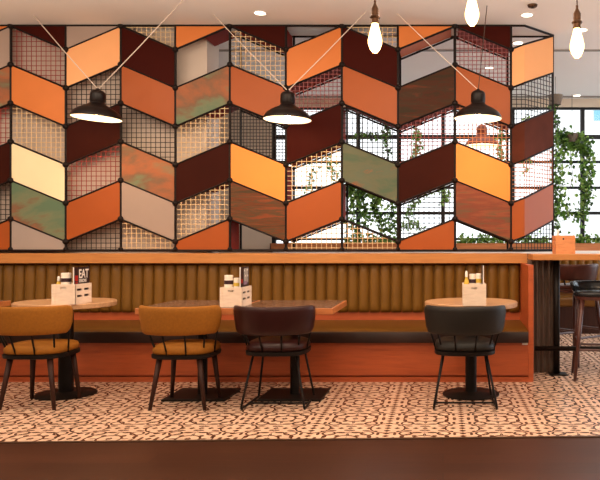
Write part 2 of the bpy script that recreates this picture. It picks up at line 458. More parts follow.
def cell(c, k):
    ua, ub = XS[c], XS[c + 1]
    la = ZT if k < 0 else nodez(c, k); lb = ZT if k < 0 else nodez(c + 1, k)
    ba = nodez(c, k + 1) if k < 5 else ZB; bb = nodez(c + 1, k + 1) if k < 5 else ZB
    poly = [(ua, ba), (ub, bb), (ub, min(lb, ZT)), (ua, min(la, ZT))]
    poly = [p for i, p in enumerate(poly) if (Vector(p) - Vector(poly[i - 1])).length > 1e-3]
    return poly
def inset(poly, d):
    cx = sum(p[0] for p in poly) / len(poly); cz = sum(p[1] for p in poly) / len(poly)
    out = poly
    for a, b in zip(poly, poly[1:] + poly[:1]):
        ex, ez = b[0] - a[0], b[1] - a[1]; l = math.hypot(ex, ez)
        if l < 1e-6: continue
        nx, nz = -ez / l, ex / l
        if nx * (cx - a[0]) + nz * (cz - a[1]) < 0: nx, nz = -nx, -nz
        out = clip(out, lambda p, a=a, nx=nx, nz=nz: nx * (p[0] - a[0]) + nz * (p[1] - a[1]) - d)
    return out
def plate(poly, t0, t1):
    m = MB()
    parts = [poly]
    if max(p[0] for p in poly) > XFOLD + .01 and min(p[0] for p in poly) < XFOLD - .01:
        parts = [clip(poly, lambda p: XFOLD - p[0]), clip(poly, lambda p: p[0] - XFOLD)]
    for q in parts:
        m.rings([[P(u, z, t0) for u, z in q], [P(u, z, t1) for u, z in q]])
    return m
PANEL = {'o': ('orange_panel', 'orange'), 't': ('tan_panel', 'tan orange'), 'p': ('peach_panel', 'pale peach'), 'c': ('lamplit_cream_panel', 'lamplight-painted cream yellow'),
         'a': ('lamplit_amber_panel', 'lamplight-painted amber yellow'), 'm': ('maroon_panel', 'dark maroon'), 'b': ('brown_panel', 'dark brown'), 'r': ('russet_panel', 'russet brown'),
         'g': ('grey_panel', 'grey'), 'u': ('taupe_panel', 'taupe'), 'G': ('green_copper_patina', 'green and copper patinated'),
         'B': ('brown_patina', 'streaked brown patinated'), 'L': ('green_patina', 'green patinated'), 'S': ('streaked_patina', 'streaked brown and red'), 'R': ('red_copper_patina', 'red copper patinated')}
WIRE = {'1': ('cream_wire', .047), '2': ('red_wire', .047), '3': ('black_wire', .047), '4': ('black_wire', .032), '5': ('rose_wire', .040), '6': ('orange_wire', .040), '7': ('black_wire', .05)}
# columns: tri, k0..k5   ('.' = open)
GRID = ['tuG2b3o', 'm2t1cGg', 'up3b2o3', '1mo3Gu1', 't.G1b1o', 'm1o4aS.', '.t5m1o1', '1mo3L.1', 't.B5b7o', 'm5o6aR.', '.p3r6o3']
COLNAME = None
for c, col in enumerate(GRID):
    for ki, ch in enumerate(col):
        k = ki - 1
        poly = cell(c, k)
        if len(poly) < 3 or ch == '.': continue
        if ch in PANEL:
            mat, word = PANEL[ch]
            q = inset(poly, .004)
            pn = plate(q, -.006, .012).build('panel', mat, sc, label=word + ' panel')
            if 4 <= c <= 9:
                q = inset(poly, .010)
                if c == 4: q = clip(q, lambda p: p[0] - (WE + .02))
                if len(q) >= 3:
                    MB().prism(q, YS + .0125, YR - .02).build('box_body', 'orange_board' if (c, k) in ((8, -1),) else 'red_board', pn, label='deep red box behind the panel')
        else:
            mat, pt = WIRE[ch]
            q = inset(poly, .006); m = MB(); r = .0037
            u0, u1 = min(p[0] for p in q), max(p[0] for p in q); z0, z1 = min(p[1] for p in q), max(p[1] for p in q)
            nn = int(round((u1 - u0) / pt))
            def wire(a, b):
                ps = [a, b]
                if min(a[0], b[0]) < XFOLD < max(a[0], b[0]):
                    tt = (XFOLD - a[0]) / (b[0] - a[0]); ps = [a, (XFOLD, a[1] + (b[1] - a[1]) * tt), b]
                m.tube([P(u, z, .004) for u, z in ps], r, 5)
            for i in range(nn + 1):
                u = u0 + (u1 - u0) * (i + .02) / (nn + .04)
                hits = []
                for a, b in zip(q, q[1:] + q[:1]):
                    if (a[0] - u) * (b[0] - u) < 0: hits.append(a[1] + (b[1] - a[1]) * (u - a[0]) / (b[0] - a[0]))
                if len(hits) >= 2 and max(hits) - min(hits) > .01: wire((u, min(hits)), (u, max(hits)))
            zz = z0 + pt * .4
            while zz < z1:
                hits = []
                for a, b in zip(q, q[1:] + q[:1]):
                    if (a[1] - zz) * (b[1] - zz) < 0: hits.append(a[0] + (b[0] - a[0]) * (zz - a[1]) / (b[1] - a[1]))
                if len(hits) >= 2 and max(hits) - min(hits) > .01: wire((min(hits), zz), (max(hits), zz))
                zz += pt
            m.build('wire_mesh', mat, sc, label=mat.replace('_', ' ') + ' mesh')
# frame
for i in range(12):
    u = XS[i]
    MB().tube([P(u, ZB - .012), P(u, ZT + .012)], .0125 if i < 11 else .010, 8).build('post', 'black_metal', sc)
for c in range(11):
    for k in range(6):
        a, b = (XS[c], min(nodez(c, k), ZT)), (XS[c + 1], min(nodez(c + 1, k), ZT))
        ps = [a, b]
        if c == 10:
            tt = DU / (DU + LEN); ps = [a, (XFOLD, a[1] + (b[1] - a[1]) * tt), b]
        MB().tube([P(u, z) for u, z in ps], .0105, 8).build('crossbar', 'black_metal', sc)
for nm, z in (('top_rail', ZT), ('bottom_rail', ZB)):
    MB().tube([P(XS[0], z), P(XS[10], z), P(XFOLD, z), P(ULAST, z)], .013, 8).build(nm, 'black_metal', sc)
for i in range(1, 11):
    for k in range(6):
        z = min(nodez(i, k), ZT - .005)
        MB().ball((XS[i], YS - .004, z), .030).build('joint', 'black_metal', sc, smooth='all')
    MB().ball((XS[i], YS - .004, ZB + .012), .024).build('joint', 'black_metal', sc, smooth='all')
# rear frame
m = MB()
ZT2 = ZT
for i in range(5, 11): m.tube([(XS[i], YR, ZB - .012), (XS[i], YR, ZT2 + .01)], .012, 6)
m.tube([(XEND, YR, ZB - .012), (XEND, YR, ZT2 + .01)], .010, 6)
for c in range(5, 10):
    for k in range(6): m.tube([(XS[c], YR, min(nodez(c, k), ZT2)), (XS[c + 1], YR, min(nodez(c + 1, k), ZT2))], .0105, 6)
m.tube([(WE + .02, YR, ZT2), (XEND, YR, ZT2)], .011, 6); m.tube([(WE + .02, YR, ZB), (XEND, YR, ZB)], .012, 6)
m.tube([(XEND, YEND, ZT), (XEND, YR, ZT)], .011, 6)
m.build('rear_frame', 'black_metal', sc)

# ------------------------------------------------------------------ tables
def round_table(X, Y, label, colr=.045):
    t = thing('round_table', label, 'table', (X, Y, 0), 0, 'round pedestal tables')
    MB().lathe([(.355, .695), (.364, .70), (.366, .73), (.362, .735)], 64).build('tabletop', 'table_oak', t, smooth=True)
    MB().lathe([(.3605, .7352), (.3605, .7362)], 64).build('top_surface', 'table_oak', t)
    MB().lathe([(colr, .014), (colr, .695)], 24).build('column', 'black_iron', t, smooth=True)
    MB().lathe([(.16, .683), (.16, .695)], 24).build('mounting_plate', 'black_iron', t)
    MB().lathe([(.222, 0), (.224, .008), (.215, .014), (.06, .022), (.05, .03)], 48).build('base', 'black_iron', t, smooth=True)
    return t
round_table(pX(66, 5.375), 5.375, 'round oak topped table by the leftmost mustard chair', .055)
round_table(pX(471, 5.375), 5.375, 'round oak topped table by the charcoal chair')
def rect_table(x0, x1, y0, y1, bY, label):
    t = thing('rectangular_table', label, 'table', ((x0 + x1) / 2, bY, 0), 0, 'rectangular pedestal tables')
    hw = (x1 - x0) / 2 - .002
    MB().box(-hw, hw, y0 - bY, y1 - bY, .673, .718).build('tabletop', 'edge_oak', t, bevel=.003)
    MB().box(-hw + .012, hw - .012, y0 - bY + .012, y1 - bY - .012, .718, .7205).build('top_surface', 'table_dark_top', t, label='dark polished table surface')
    MB().lathe([(.037, .014), (.037, .67)], 24).build('column', 'black_iron', t, smooth=True)
    MB().box(-.2, .2, -.15, .15, .663, .673).build('mounting_plate', 'black_iron', t)
    MB().box(-.24, .24, -.21, .21, 0, .016).build('base', 'black_iron', t, bevel=.003)
    return t
rect_table(-2.247, -1.522, 4.95, 5.67, 5.33, 'rectangular dark topped table in front of the second mustard chair, holding a white crate')
rect_table(-1.520, -.800, 4.95, 5.67, 5.33, 'bare rectangular dark topped table by the burgundy chair')
rect_table(-4.30, -3.60, 4.95, 5.67, 5.33, 'rectangular dark table cut by the left edge, only its corner in view')

# ------------------------------------------------------------------ chairs
def shell(m, z0=.553, z1=.737, rb=(.262, .235), rt=(.285, .27), th=.046, a0=112, yc=.02):
    "curved padded back band; open to +y"
    rings = []; N = 40
    for i in range(N + 1):
        a = math.radians(-a0 + 2 * a0 * i / N)
        e = min(1, (1 - abs(-1 + 2 * i / N)) / .16); e = math.sqrt(max(.02, 1 - (1 - e) ** 2))
        sec = []
        zm = (z0 + z1) / 2 + .012 * (1 - e); hz = (z1 - z0) / 2 * (.35 + .65 * e); ht = th / 2 * (.5 + .5 * e)
        for j in range(14):
            q = 2 * PI * j / 14
            cc, ss = math.cos(q), math.sin(q)
            dz = hz * math.copysign(abs(ss) ** .55, ss); dr = ht * math.copysign(abs(cc) ** .6, cc)
            z = zm + dz; t = (z - z0) / (z1 - z0)
            rx = rb[0] + (rt[0] - rb[0]) * t + dr; ry = rb[1] + (rt[1] - rb[1]) * t + dr
            sec.append((rx * math.sin(a), yc - ry * math.cos(a), z))
        rings.append(sec)
    return m.rings(rings)
def chair_common(t, fab, zf=.385):
    "zf: underside of the seat frame"
    shell(MB(), .545, .750, (.268, .238), (.292, .268), .048, 79, -.06).build('backrest', fab, t, smooth='all')
    m = MB()
    m.rings([superell(.195, .19, zf + .030), superell(.215, .212, zf + .037), superell(.22, .218, zf + .06), superell(.21, .208, zf + .085), superell(.18, .17, zf + .098), superell(.09, .085, zf + .103)])
    m.build('seat', fab, t, smooth='all')
    MB().rings([superell(.205, .20, zf), superell(.223, .22, zf + .005), superell(.225, .222, zf + .03), superell(.205, .20, zf + .035)]).build('seat_frame', 'black_iron', t, smooth=True)
    for a in (-78, -50, -18, 18, 50, 78):
        r = math.radians(a)
        MB().tube([(.214 * math.sin(r), .01 - .216 * math.cos(r), zf + .015), (.266 * math.sin(r), -.06 - .232 * math.cos(r), .585)], .0068, 8).build('spindle', 'black_iron', t, smooth='all')
def wooden_chair(X, Y, rz, label):
    t = thing('dining_chair', label, 'chair', (X, Y, 0), rz, 'mustard wooden legged chairs')
    chair_common(t, 'mustard_fabric', .362)
    for sx in (-1, 1):
        MB().tube([(sx * .142, -.150, .37), (sx * .196, -.19, 0)], .021, 12, .013).build('leg', 'walnut', t, smooth='all')
        MB().tube([(sx * .150, .135, .37), (sx * .185, .175, 0)], .021, 12, .013).build('leg', 'walnut', t, smooth='all')
    return t
wooden_chair(-2.975, 5.05, 0, 'leftmost mustard upholstered chair, in front of the round table')
wooden_chair(-1.895, 5.04, 0, 'mustard upholstered chair in front of a rectangular table, beside the burgundy chair')
def sled_chair(X, Y, rz, fab, label):
    t = thing('dining_chair', label, 'chair', (X, Y, 0), rz, 'leather sled base chairs')
    chair_common(t, fab)
    for sx in (-1, 1):
        pts = [(sx * .155, .16, .388), (sx * .212, .235, .03), (sx * .214, .235, .014), (sx * .214, .225, .008), (sx * .226, -.175, .008), (sx * .226, -.188, .014), (sx * .224, -.187, .03), (sx * .155, -.13, .388)]
        MB().tube(pts, .0085, 8).build('leg', 'black_iron', t, smooth='all')
    MB().tube([(-.22, .0, .010), (.22, .0, .010)], .007, 8).build('stretcher', 'black_iron', t)
    return t
sled_chair(-1.215, 5.04, 0, 'burgundy_leather', 'burgundy leather chair with black wire sled base')
sled_chair(.160, 5.05, 0, 'charcoal_leather', 'charcoal leather chair with black wire sled base')

# ------------------------------------------------------------------ condiment crates and what is in them
def crate(X, Y, Zt, wdt, dep, h, label, mat='crate_pine', grp='condiment crates on the tables'):
    t = thing('condiment_crate', label, 'crate', (X, Y, Zt), 0, grp)
    a = .009; hw = wdt / 2
    def slotted(m, face, slots, L, H, off):
        "a board with rectangular slots, built from strips; face x or y"
        us = sorted({0, L} | {s[0] for s in slots} | {s[1] for s in slots}); zs = sorted({0, H} | {s[2] for s in slots} | {s[3] for s in slots})
        for u0, u1 in zip(us, us[1:]):
            for z0, z1 in zip(zs, zs[1:]):
                um, zm = (u0 + u1) / 2, (z0 + z1) / 2
                if any(s[0] < um < s[1] and s[2] < zm < s[3] for s in slots): continue
                if face == 'y': m.box(-hw + u0, -hw + u1, off, off + a, z0, z1)
                else: m.box(off, off + a, u0, u1, z0, z1)
        return m
    gs = [(wdt * .36, wdt * .62, h * .76, h * .87)]
    ss = [(dep * (.10 + .44 * i), dep * (.10 + .44 * i + .30), h * z, h * (z + .11)) for i in (0, 1) for z in (.34, .66)]
    slotted(MB(), 'y', gs, wdt, h, 0).build('front_board', mat, t)
    slotted(MB(), 'y', gs, wdt, h, dep - a).build('rear_board', mat, t)
    slotted(MB(), 'x', ss, dep - a - .001, h, -hw).build('side_board', mat, t)
    slotted(MB(), 'x', ss, dep - a - .001, h, hw - a).build('side_board', mat, t)
    MB().box(-hw + a, hw - a, a, dep - a, .0, .008).build('bottom_board', mat, t)
    for q in (-hw, hw - .018): MB().box(q, q + .018, -.004, 0, 0, h).build('corner_batten', mat, t)
    return t
def bottle(X, Y, Z, h, r, label, body='mustard_sauce', cap='white_plastic', grp='sauce bottles'):
    t = thing('sauce_bottle', label, 'bottle', (X, Y, Z), 0, grp)
    MB().lathe([(r * .9, 0), (r, .006), (r, h * .62), (r * .85, h * .70), (r * .42, h * .8), (r * .42, h * .84)], 16).build('body', body, t, smooth=True)
    MB().lathe([(r * 1.02, h * .2), (r * 1.02, h * .55)], 16).build('paper_label', 'label_yellow', t)
    MB().lathe([(r * .5, h * .82), (r * .46, h * .95), (r * .3, h)], 16).build('cap', cap, t, smooth=True)
    return t
def jar(X, Y, Z, h, r, label, mark='label_dark', grp='white condiment jars'):
    t = thing('condiment_jar', label, 'jar', (X, Y, Z), 0, grp)
    MB().lathe([(r * .92, 0), (r, .006), (r, h * .86), (r * .94, h * .88)], 20).build('body', 'jar_white', t, smooth=True)
    MB().lathe([(r * 1.015, h * .70), (r * 1.015, h * .83)], 20).build('paper_label', mark, t)
    MB().lathe([(r * .96, h * .88), (r * .96, h * .98), (r * .90, h)], 20).build('lid', 'jar_white', t, smooth=True)
    return t
ZTB = .7365; ZTR = .721
# crate on the left round table
d1 = 5.07; X1 = pX(63.5, d1)
crate(X1, d1, ZTB, .176, .235, .15, 'white slatted crate on the left round table')
# crate at the seam of the two rectangular tables
d2 = 5.03; X2 = pX(231.0, d2)
crate(X2, d2, ZTR, .163, .25, .145, 'white slatted crate on the rectangular table')
d4 = 4.95; X4 = pX(474.6, d4)
crate(X4, d4, ZTB, .168, .22, .158, 'white crate on the right round table')
ZI = ZTB + .0085; ZJ = ZTR + .0085
def menu_board(X, Y, Z, L, H, label):
    "stands along y, its printed face looks towards -x"
    t = thing('menu_board', label, 'menu', (X, Y, Z), 0, 'menu boards in the crates')
    MB().box(0, .005, 0, L, 0, H).build('board', 'menu_black', t)
    MB().box(-.0012, .006, -.004, 0, 0, H).build('edge_strip', 'menu_white', t, label='white front edge')
    return t
def lettering(txt, size, parent, loc, mat, name='lettering', sx=1.0):
    cu = bpy.data.curves.new(name, 'FONT'); cu.body = txt; cu.size = size; cu.extrude = .0006; cu.offset = size * .018
    tmp = bpy.data.objects.new(name + '_tmp', cu); COL.objects.link(tmp)
    dg = bpy.context.evaluated_depsgraph_get(); me = bpy.data.meshes.new_from_object(tmp.evaluated_get(dg))
    bpy.data.objects.remove(tmp); bpy.data.curves.remove(cu)
    # text x -> +... read from -x side: reading direction = -y seen from -x ; from +x side: +y
    R = Matrix(((0, 0, 1, 0), (1, 0, 0, 0), (0, 1, 0, 0), (0, 0, 0, 1)))
    me.transform(Matrix.Diagonal((sx, 1, 1, 1))); me.transform(R)
    me.materials.clear(); me.materials.append(MATS[mat])
    o = bpy.data.objects.new(name, me); COL.objects.link(o); o.parent = parent; o.location = loc
    return o
# the printed side faces +x (towards the camera axis, which lies to the right)
B1L, B1H = .222, .268
b1 = menu_board(X1 + .068, d1 + .010, ZI, B1L, B1H, 'black menu board reading EAT in the left crate')
lettering('EAT', .094, b1, (.0062, .064, .185), 'menu_white', sx=.86)
lettering('SEASONS', .034, b1, (.0062, .068, .152), 'menu_white', sx=.76)
MB().box(.0045, .0062, .012, .055, .165, .205).build('red_emblem', 'menu_red', b1)
m = MB()
for y in (.018, .030, .042): m.box(.0045, .0062, y, y + .006, .142, .158)
m.build('small_print', 'menu_red', b1)
b2 = menu_board(X2 + .062, d2 + .011, ZJ, .222, .285, 'dark picture menu board in the middle crate')
m = MB().box(.0045, .0060, .085, .195, .165, .275); m.build('photo_print', 'menu_grey', b2, label='grey photograph')
MB().box(.0045, .0062, .075, .17, .150, .178).build('violet_print', 'menu_violet', b2)
MB().box(.0045, .0062, .012, .055, .165, .195).build('red_emblem', 'menu_red', b2)
m = MB()
for y, z in ((.09, .25), (.16, .255), (.12, .21), (.175, .21)): m.box(.0045, .0068, y, y + .018, z, z + .014)
m.build('white_print', 'menu_white', b2)
b4 = menu_board(X4 + .062, d4 + .011, ZI, .195, .285, 'menu board seen edge-on in the right crate')
jar(X1 - .008, d1 + .05, ZI, .225, .036, 'white jar in the left crate, beside the EAT board')
bottle(X1 - .062, d1 + .045, ZI, .20, .020, 'yellow sauce bottle in the left crate')
jar(X2 - .035, d2 + .06, ZJ, .225, .033, 'left white jar in the middle crate')
jar(X2 + .030, d2 + .05, ZJ, .205, .026, 'right white jar in the middle crate, next to the menu', 'label_yellow')
bottle(X2 - .062, d2 + .10, ZJ, .20, .015, 'thin yellow bottle at the left of the middle crate')
bottle(X4 - .058, d4 + .04, ZI, .245, .019, 'yellow bottle at the left of the right crate')
jar(X4 - .012, d4 + .06, ZI, .222, .025, 'white jar beside the yellow bottle in the right crate')
jar(X4 + .033, d4 + .055, ZI, .226, .022, 'white jar with yellow mark in the right crate, next to the menu', 'label_yellow')

# ------------------------------------------------------------------ barn pendant lamps
def barn_lamp(c, tilt, ends, label, R=.213, mat='lamp_black', power=9, grp='black barn pendants in front of the screen', light=(1, .66, .36)):
    t = thing('pendant_lamp', label, 'lamp', c, 0, grp)
    k = R / .233
    out = [(.233, 0), (.236, .006), (.228, .028), (.205, .062), (.165, .092), (.115, .118), (.082, .138), (.070, .150)]
    inn = [(.063, .146), (.078, .132), (.112, .110), (.160, .084), (.198, .056), (.222, .024), (.229, .002)]
    rot = Matrix.Rotation(tilt, 4, 'Y')
    def lath(prof, name, mt, par, caps=True):
        m = MB().lathe([(r * k, z * k) for r, z in prof], 48, (0, 0, 0), caps)
        m.v = [tuple(rot @ Vector(v)) for v in m.v]
        return m.build(name, mt, par, smooth='all' if caps is False else True)
    sh = lath(out, 'shade', mat, t, False)
    lath(inn, 'reflector', 'lamp_white', t, False)
    lath([(.229, .002), (.236, .0), (.236, .004), (.229, .004)], 'rim', mat, t, False)
    lath([(.074, .138), (.070, .150), (.066, .16), (.071, .168), (.071, .235), (.066, .255), (.050, .272), (.020, .280), (.012, .296), (.003, .297)], 'cap', mat, t)
    lath([(.004, .03), (.030, .042), (.040, .066), (.034, .09), (.018, .118), (.018, .14)], 'bulb', 'lamp_bulb_glow', t)
    top = rot @ Vector((0, 0, .285 * k))
    for e in ends:
        p = Vector(e) - Vector(c)
        straight = abs(p.x) < .28
        MB().tube([top, top.lerp(p, .5) + Vector((0, 0, -.006)), p], .0042, 6).build('supply_cord' if straight else 'stay_cable', 'cord_brown' if straight else 'cable_grey', t)
    l = point('barn_light', Vector(c) + rot @ Vector((0, 0, .035 * k)), power, light, .07)
    return t
DL = 6.10
cz = CEIL - .001
barn_lamp(tuple(px(96.5, 118.5, DL)), math.radians(3.2), [(pX(34, 6.32), 6.32, cz), (pX(183, 5.91), 5.91, cz)], 'black barn pendant lamp hung on stay cables at the left')
barn_lamp(tuple(px(287.5, 120, DL)), math.radians(.6), [(pX(214, 6.30), 6.30, cz), (pX(366, 6.2), 6.2, cz)], 'black barn pendant lamp hung on stay cables in the middle')
barn_lamp(tuple(px(478, 119, DL)), math.radians(.4), [(pX(397, 6.25), 6.25, cz), (pX(487, 6.05), 6.05, cz)], 'black barn pendant lamp hung on stay cables at the right')
barn_lamp((pX(482, 8.9), 8.9, pZ(146, 8.9)), 0, [(pX(482, 8.9), 8.9, cz)], 'copper red pendant lamp behind the screen mesh', .225, 'lamp_copper', 10, None)

# ------------------------------------------------------------------ filament bulbs in the foreground
def filament(x, ybot, d, label):
    z0 = pZ(ybot, d); t = thing('filament_bulb', label, 'bulb', (pX(x, d), d, z0), 0, 'hanging filament bulbs')
    k = d / 680 / .00485
    m = MB().lathe([(.002, 0), (.012, .003), (.024, .018), (.0335, .045), (.034, .062), (.027, .095), (.019, .125), (.015, .145), (.014, .15)], 24)
    m.build('glass_bulb', 'bulb_glow', t, smooth='all')
    MB().lathe([(.016, .142), (.020, .146), (.020, .165), (.023, .168), (.023, .178), (.019, .182), (.019, .215), (.012, .228), (.006, .240), (.006, .255)], 20).build('socket', 'brass_old', t, smooth=True)
    m = MB()
    m.lathe([(.024, .168), (.026, .172), (.024, .176)], 20).build('collar', 'brass_old', t)
    MB().tube([(0, 0, .25), (0, 0, CEIL - z0)], .0035, 6).build('cord', 'cord_brown', t)
    point('filament_or_fill_light', (pX(x, d), d, z0 - .03), 9, (1, .60, .30), .04)
    return t
filament(375.0, 53, 3.3, 'glowing filament bulb left of the other two, in front of the screen')
filament(472, 26, 3.3, 'glowing filament bulb cut by the top edge, middle of the three')
filament(577, 58, 3.3, 'glowing filament bulb right of the screen')

# ------------------------------------------------------------------ ceiling fittings
DLS = [(260, 13, 'recessed downlight above the middle of the screen'), (527, 15, 'recessed downlight above the right end of the screen'), (582, 30, 'recessed downlight beside the right filament bulb'),
       (577, 95.5, 'recessed downlight near the window at the right'), (489, 68, 'recessed downlight seen through the red mesh'), (518, 43, 'recessed downlight seen through the open top corner of the screen')]
for x, y, lab in DLS:
    d = (CEIL - EYE) * FPX / (PY - y)
    t = thing('downlight', lab, 'ceiling light', (pX(x, d), d, CEIL), 0, 'recessed ceiling downlights')
    MB().lathe([(.050, -.002), (.062, -.006), (.064, 0), (.050, 0)], 24).build('trim_ring', 'white_plastic', t)
    MB().lathe([(.049, -.003), (.049, -.0005)], 24).build('diffuser', 'downlight_glow', t)
d = (CEIL - EYE) * FPX / (PY - 5.0)
t = thing('smoke_detector', 'small dark round detector on the ceiling at the top right', 'detector', (pX(532.5, d), d, CEIL))
MB().lathe([(.03, -.022), (.04, -.016), (.045, 0)], 20).build('body', 'brass_old', t)
MB().lathe([(.012, -.027), (.014, -.022)], 12).build('sensor', 'black_iron', t)

# ------------------------------------------------------------------ bar end at the right
ZBAR = 1.10
bt = thing('bar_table', 'high oak bar table at the right end of the banquette, on a corrugated panel', 'table', (1.9, 6.3, 0))
def loc(m, o): m.v = [(x - o.location.x, y - o.location.y, z - o.location.z) for x, y, z in m.v]; return m
loc(MB().box(.795, 3.4, 6.03, 6.37, ZBAR - .056, ZBAR), bt).build('bar_top', 'ledge_oak', bt, bevel=.006)
m = MB(); X0, X1b = .79, pX(558.5, 6.32)
ring0 = []; N = 60
for i in range(N + 1):
    x = X0 + (X1b - X0) * i / N; ring0.append((x, 6.30 + .018 * math.cos(2 * PI * (x - X0) / .055)))
poly = ring0 + [(X1b, 6.36), (X0, 6.36)]
m.rings([[(x, y, 0) for x, y in poly], [(x, y, ZBAR - .056) for x, y in poly]])
loc(m, bt).build('corrugated_panel', 'corrugated_metal', bt, smooth=True)
loc(MB().tube([(.83, 6.16, pZ(348.5, 6.16)), (3.4, 6.16, pZ(348.5, 6.16))], .022, 10), bt).build('foot_rail', 'black_iron', bt, smooth='all')
loc(MB().tube([(pX(556.5, 6.2), 6.2, 0), (pX(556.5, 6.2), 6.2, ZBAR - .056)], .03, 10), bt).build('post', 'black_iron', bt, smooth='all')
loc(MB().tube([(3.2, 6.2, 0), (3.2, 6.2, ZBAR - .056)], .03, 10), bt).build('post', 'black_iron', bt, smooth='all')
loc(MB().box(pX(556.5, 6.2) - .07, pX(556.5, 6.2) + .09, 6.13, 6.27, 0, .012), bt).build('foot_plate', 'black_iron', bt)
crate(pX(563.5, 6.2), 6.10, ZBAR + .0005, .175, .19, .165, 'orange lit crate on the bar table, right of the screen', 'orange_lit_pine', None)
bottle(pX(557.5, 6.2), 6.18, ZBAR + .009, .21, .024, 'clear capped bottle in the crate on the bar table', 'jar_white', 'white_plastic', None)
def stool(X, Y, rz, seatmat, label, zs=.76, back=.0, lift=.07):
    t = thing('bar_stool', label, 'stool', (X, Y, 0), rz, 'bar stools at the high table')
    for sx in (-1, 1):
        for sy in (-1, 1):
            MB().tube([(sx * .135, sy * .135, zs - .045), (sx * .205, sy * .205, 0)], .021, 10, .014).build('leg', 'barstool_wood', t, smooth='all')
    q = .135 + .07 * (zs - .045 - .27) / (zs - .045); q2 = .135 + .07 * (zs - .045 - .34) / (zs - .045)
    for sy in (-1, 1):
        MB().tube([(-q, sy * q, .27), (q, sy * q, .27)], .011, 8).build('stretcher', 'barstool_wood', t)
        MB().tube([(sy * q2, -q2, .34), (sy * q2, q2, .34)], .011, 8).build('stretcher', 'barstool_wood', t)
    MB().rings([superell(.19, .19, zs - .05), superell(.20, .20, zs - .03), superell(.20, .20, zs - .02)]).build('seat_frame', 'barstool_wood', t, smooth=True)
    MB().rings([superell(.20, .20, zs - .02), superell(.212, .212, zs - .008), superell(.212, .212, zs + .012), superell(.195, .195, zs + .026), superell(.12, .12, zs + .033)]).build('seat', seatmat, t, smooth='all')
    if back:
        m = shell(MB(), zs + lift, zs + lift + back, (.205, .195), (.225, .225), .035, 100); m.build('backrest', seatmat, t, smooth='all')
        for a in (-80, -40, 0, 40, 80):
            r = math.radians(a)
            MB().tube([(.185 * math.sin(r), -.18 * math.cos(r), zs - .02), (.207 * math.sin(r), .02 - .2 * math.cos(r), zs + lift + .03)], .009, 8).build('spindle', 'black_iron', t)
    return t
stool(1.37, 6.05, math.radians(172), 'black_leather', 'dark bar stool with glossy black seat, nearest at the right edge', .75, .085, .02)
stool(1.34, 6.85, math.radians(38), 'brown_leather', 'brown leather backed bar stool behind the bar table', .76, .16)

# ------------------------------------------------------------------ window zone: bench, planter, plants
fb = thing('banquette', 'far banquette with channelled olive back under the window', 'bench', (1.5, 9.4, 0))
FX0, FX1 = -2.4, 5.0
loc(MB().box(FX0, FX1, 9.62, 9.88, 0, 1.08), fb).build('back_panel', 'ledge_oak', fb)
loc(MB().box(FX0, FX1, 9.56, 9.9, 1.06, 1.10), fb).build('ledge', 'white_plastic', fb)
m = MB(); nn = int((FX1 - FX0) / .11)
ring = []
for i in range(nn):
    for k in range(6):
        s = k / 6; ring.append((FX0 + (i + s) * .11, 9.55 - .05 * abs(math.sin(PI * s)) ** .6))
ring += [(FX0 + nn * .11, 9.55), (FX0 + nn * .11, 9.62), (FX0, 9.62)]
m.rings([[(x, y, .52) for x, y in ring], [(x, y + .01, 1.0) for x, y in ring]])
loc(m, fb).build('back_cushion', 'olive_leather', fb, smooth=True)
loc(MB().box(FX0, FX1, 9.0, 9.55, .36, .48), fb).build('seat_cushion', 'seat_leather', fb, bevel=.03, seg=3)
loc(MB().box(FX0, FX1, 9.04, 9.55, 0, .36), fb).build('base', 'walnut', fb)
pl = thing('planter_box', 'long wooden planter box along the window sill', 'planter', (1.4, 9.75, 1.10))
loc(MB().box(-2.45, 4.9, 9.62, 9.635, 1.10, 1.205).box(-2.45, 4.9, 9.855, 9.87, 1.10, 1.205).box(-2.45, -2.435, 9.62, 9.87, 1.10, 1.205).box(4.885, 4.9, 9.62, 9.87, 1.10, 1.205), pl).build('box_side', 'planter_wood', pl)
loc(MB().box(-2.435, 4.885, 9.635, 9.855, 1.102, 1.18), pl).build('soil', 'plant_pot', pl)
def leaf(m, c, s, up=None):
    a = Vector((random.gauss(0, 1), random.gauss(0, 1), random.gauss(0, 1))).normalized()
    b = a.cross(Vector((random.gauss(0, 1), random.gauss(0, 1), random.gauss(0, 1)))).normalized(); n = a.cross(b)
    c = Vector(c); l = s * random.uniform(.7, 1.3); w_ = l * random.uniform(.34, .5)
    m.add([c - a * l * .5, c - a * l * .1 + b * w_ - n * w_ * .2, c + a * l * .5, c - a * l * .1 - b * w_ - n * w_ * .2, c + a * l * .05],
          [(0, 1, 4), (1, 2, 4), (2, 3, 4), (3, 0, 4)])
def plant(name, label, cat, origin, strands, leaves, size, mats=('leaf_green',), grp='window plants', spread=.03, pot=None):
    "strands: list of polylines in pixel/depth coordinates (world points)"
    t = thing(name, label, cat, origin, 0, grp); o = Vector(origin)
    ms = MB()
    for st in strands:
        if len(st) > 1: ms.tube([Vector(p) - o for p in st], .004, 5)
    ms.build('stem', 'stem_brown', t)
    mbs = [MB() for _ in mats]
    for st, nl in zip(strands, leaves):
        for i in range(int(nl * 2.2)):
            f = random.random() * (len(st) - 1); k = min(int(f), len(st) - 2); p = Vector(st[k]).lerp(Vector(st[k + 1]), f - k)
            p = p - o + Vector((random.gauss(0, spread), random.gauss(0, spread * .8), random.gauss(0, spread)))
            leaf(random.choice(mbs), p, size * .72)
    for m_, mt in zip(mbs, mats): m_.build('foliage', mt, t)
    if pot: pot(t)
    return t
def pl_px(lst, d): return [tuple(px(x, y, d + random.uniform(-.05, .05))) for x, y in lst]
D = 9.62
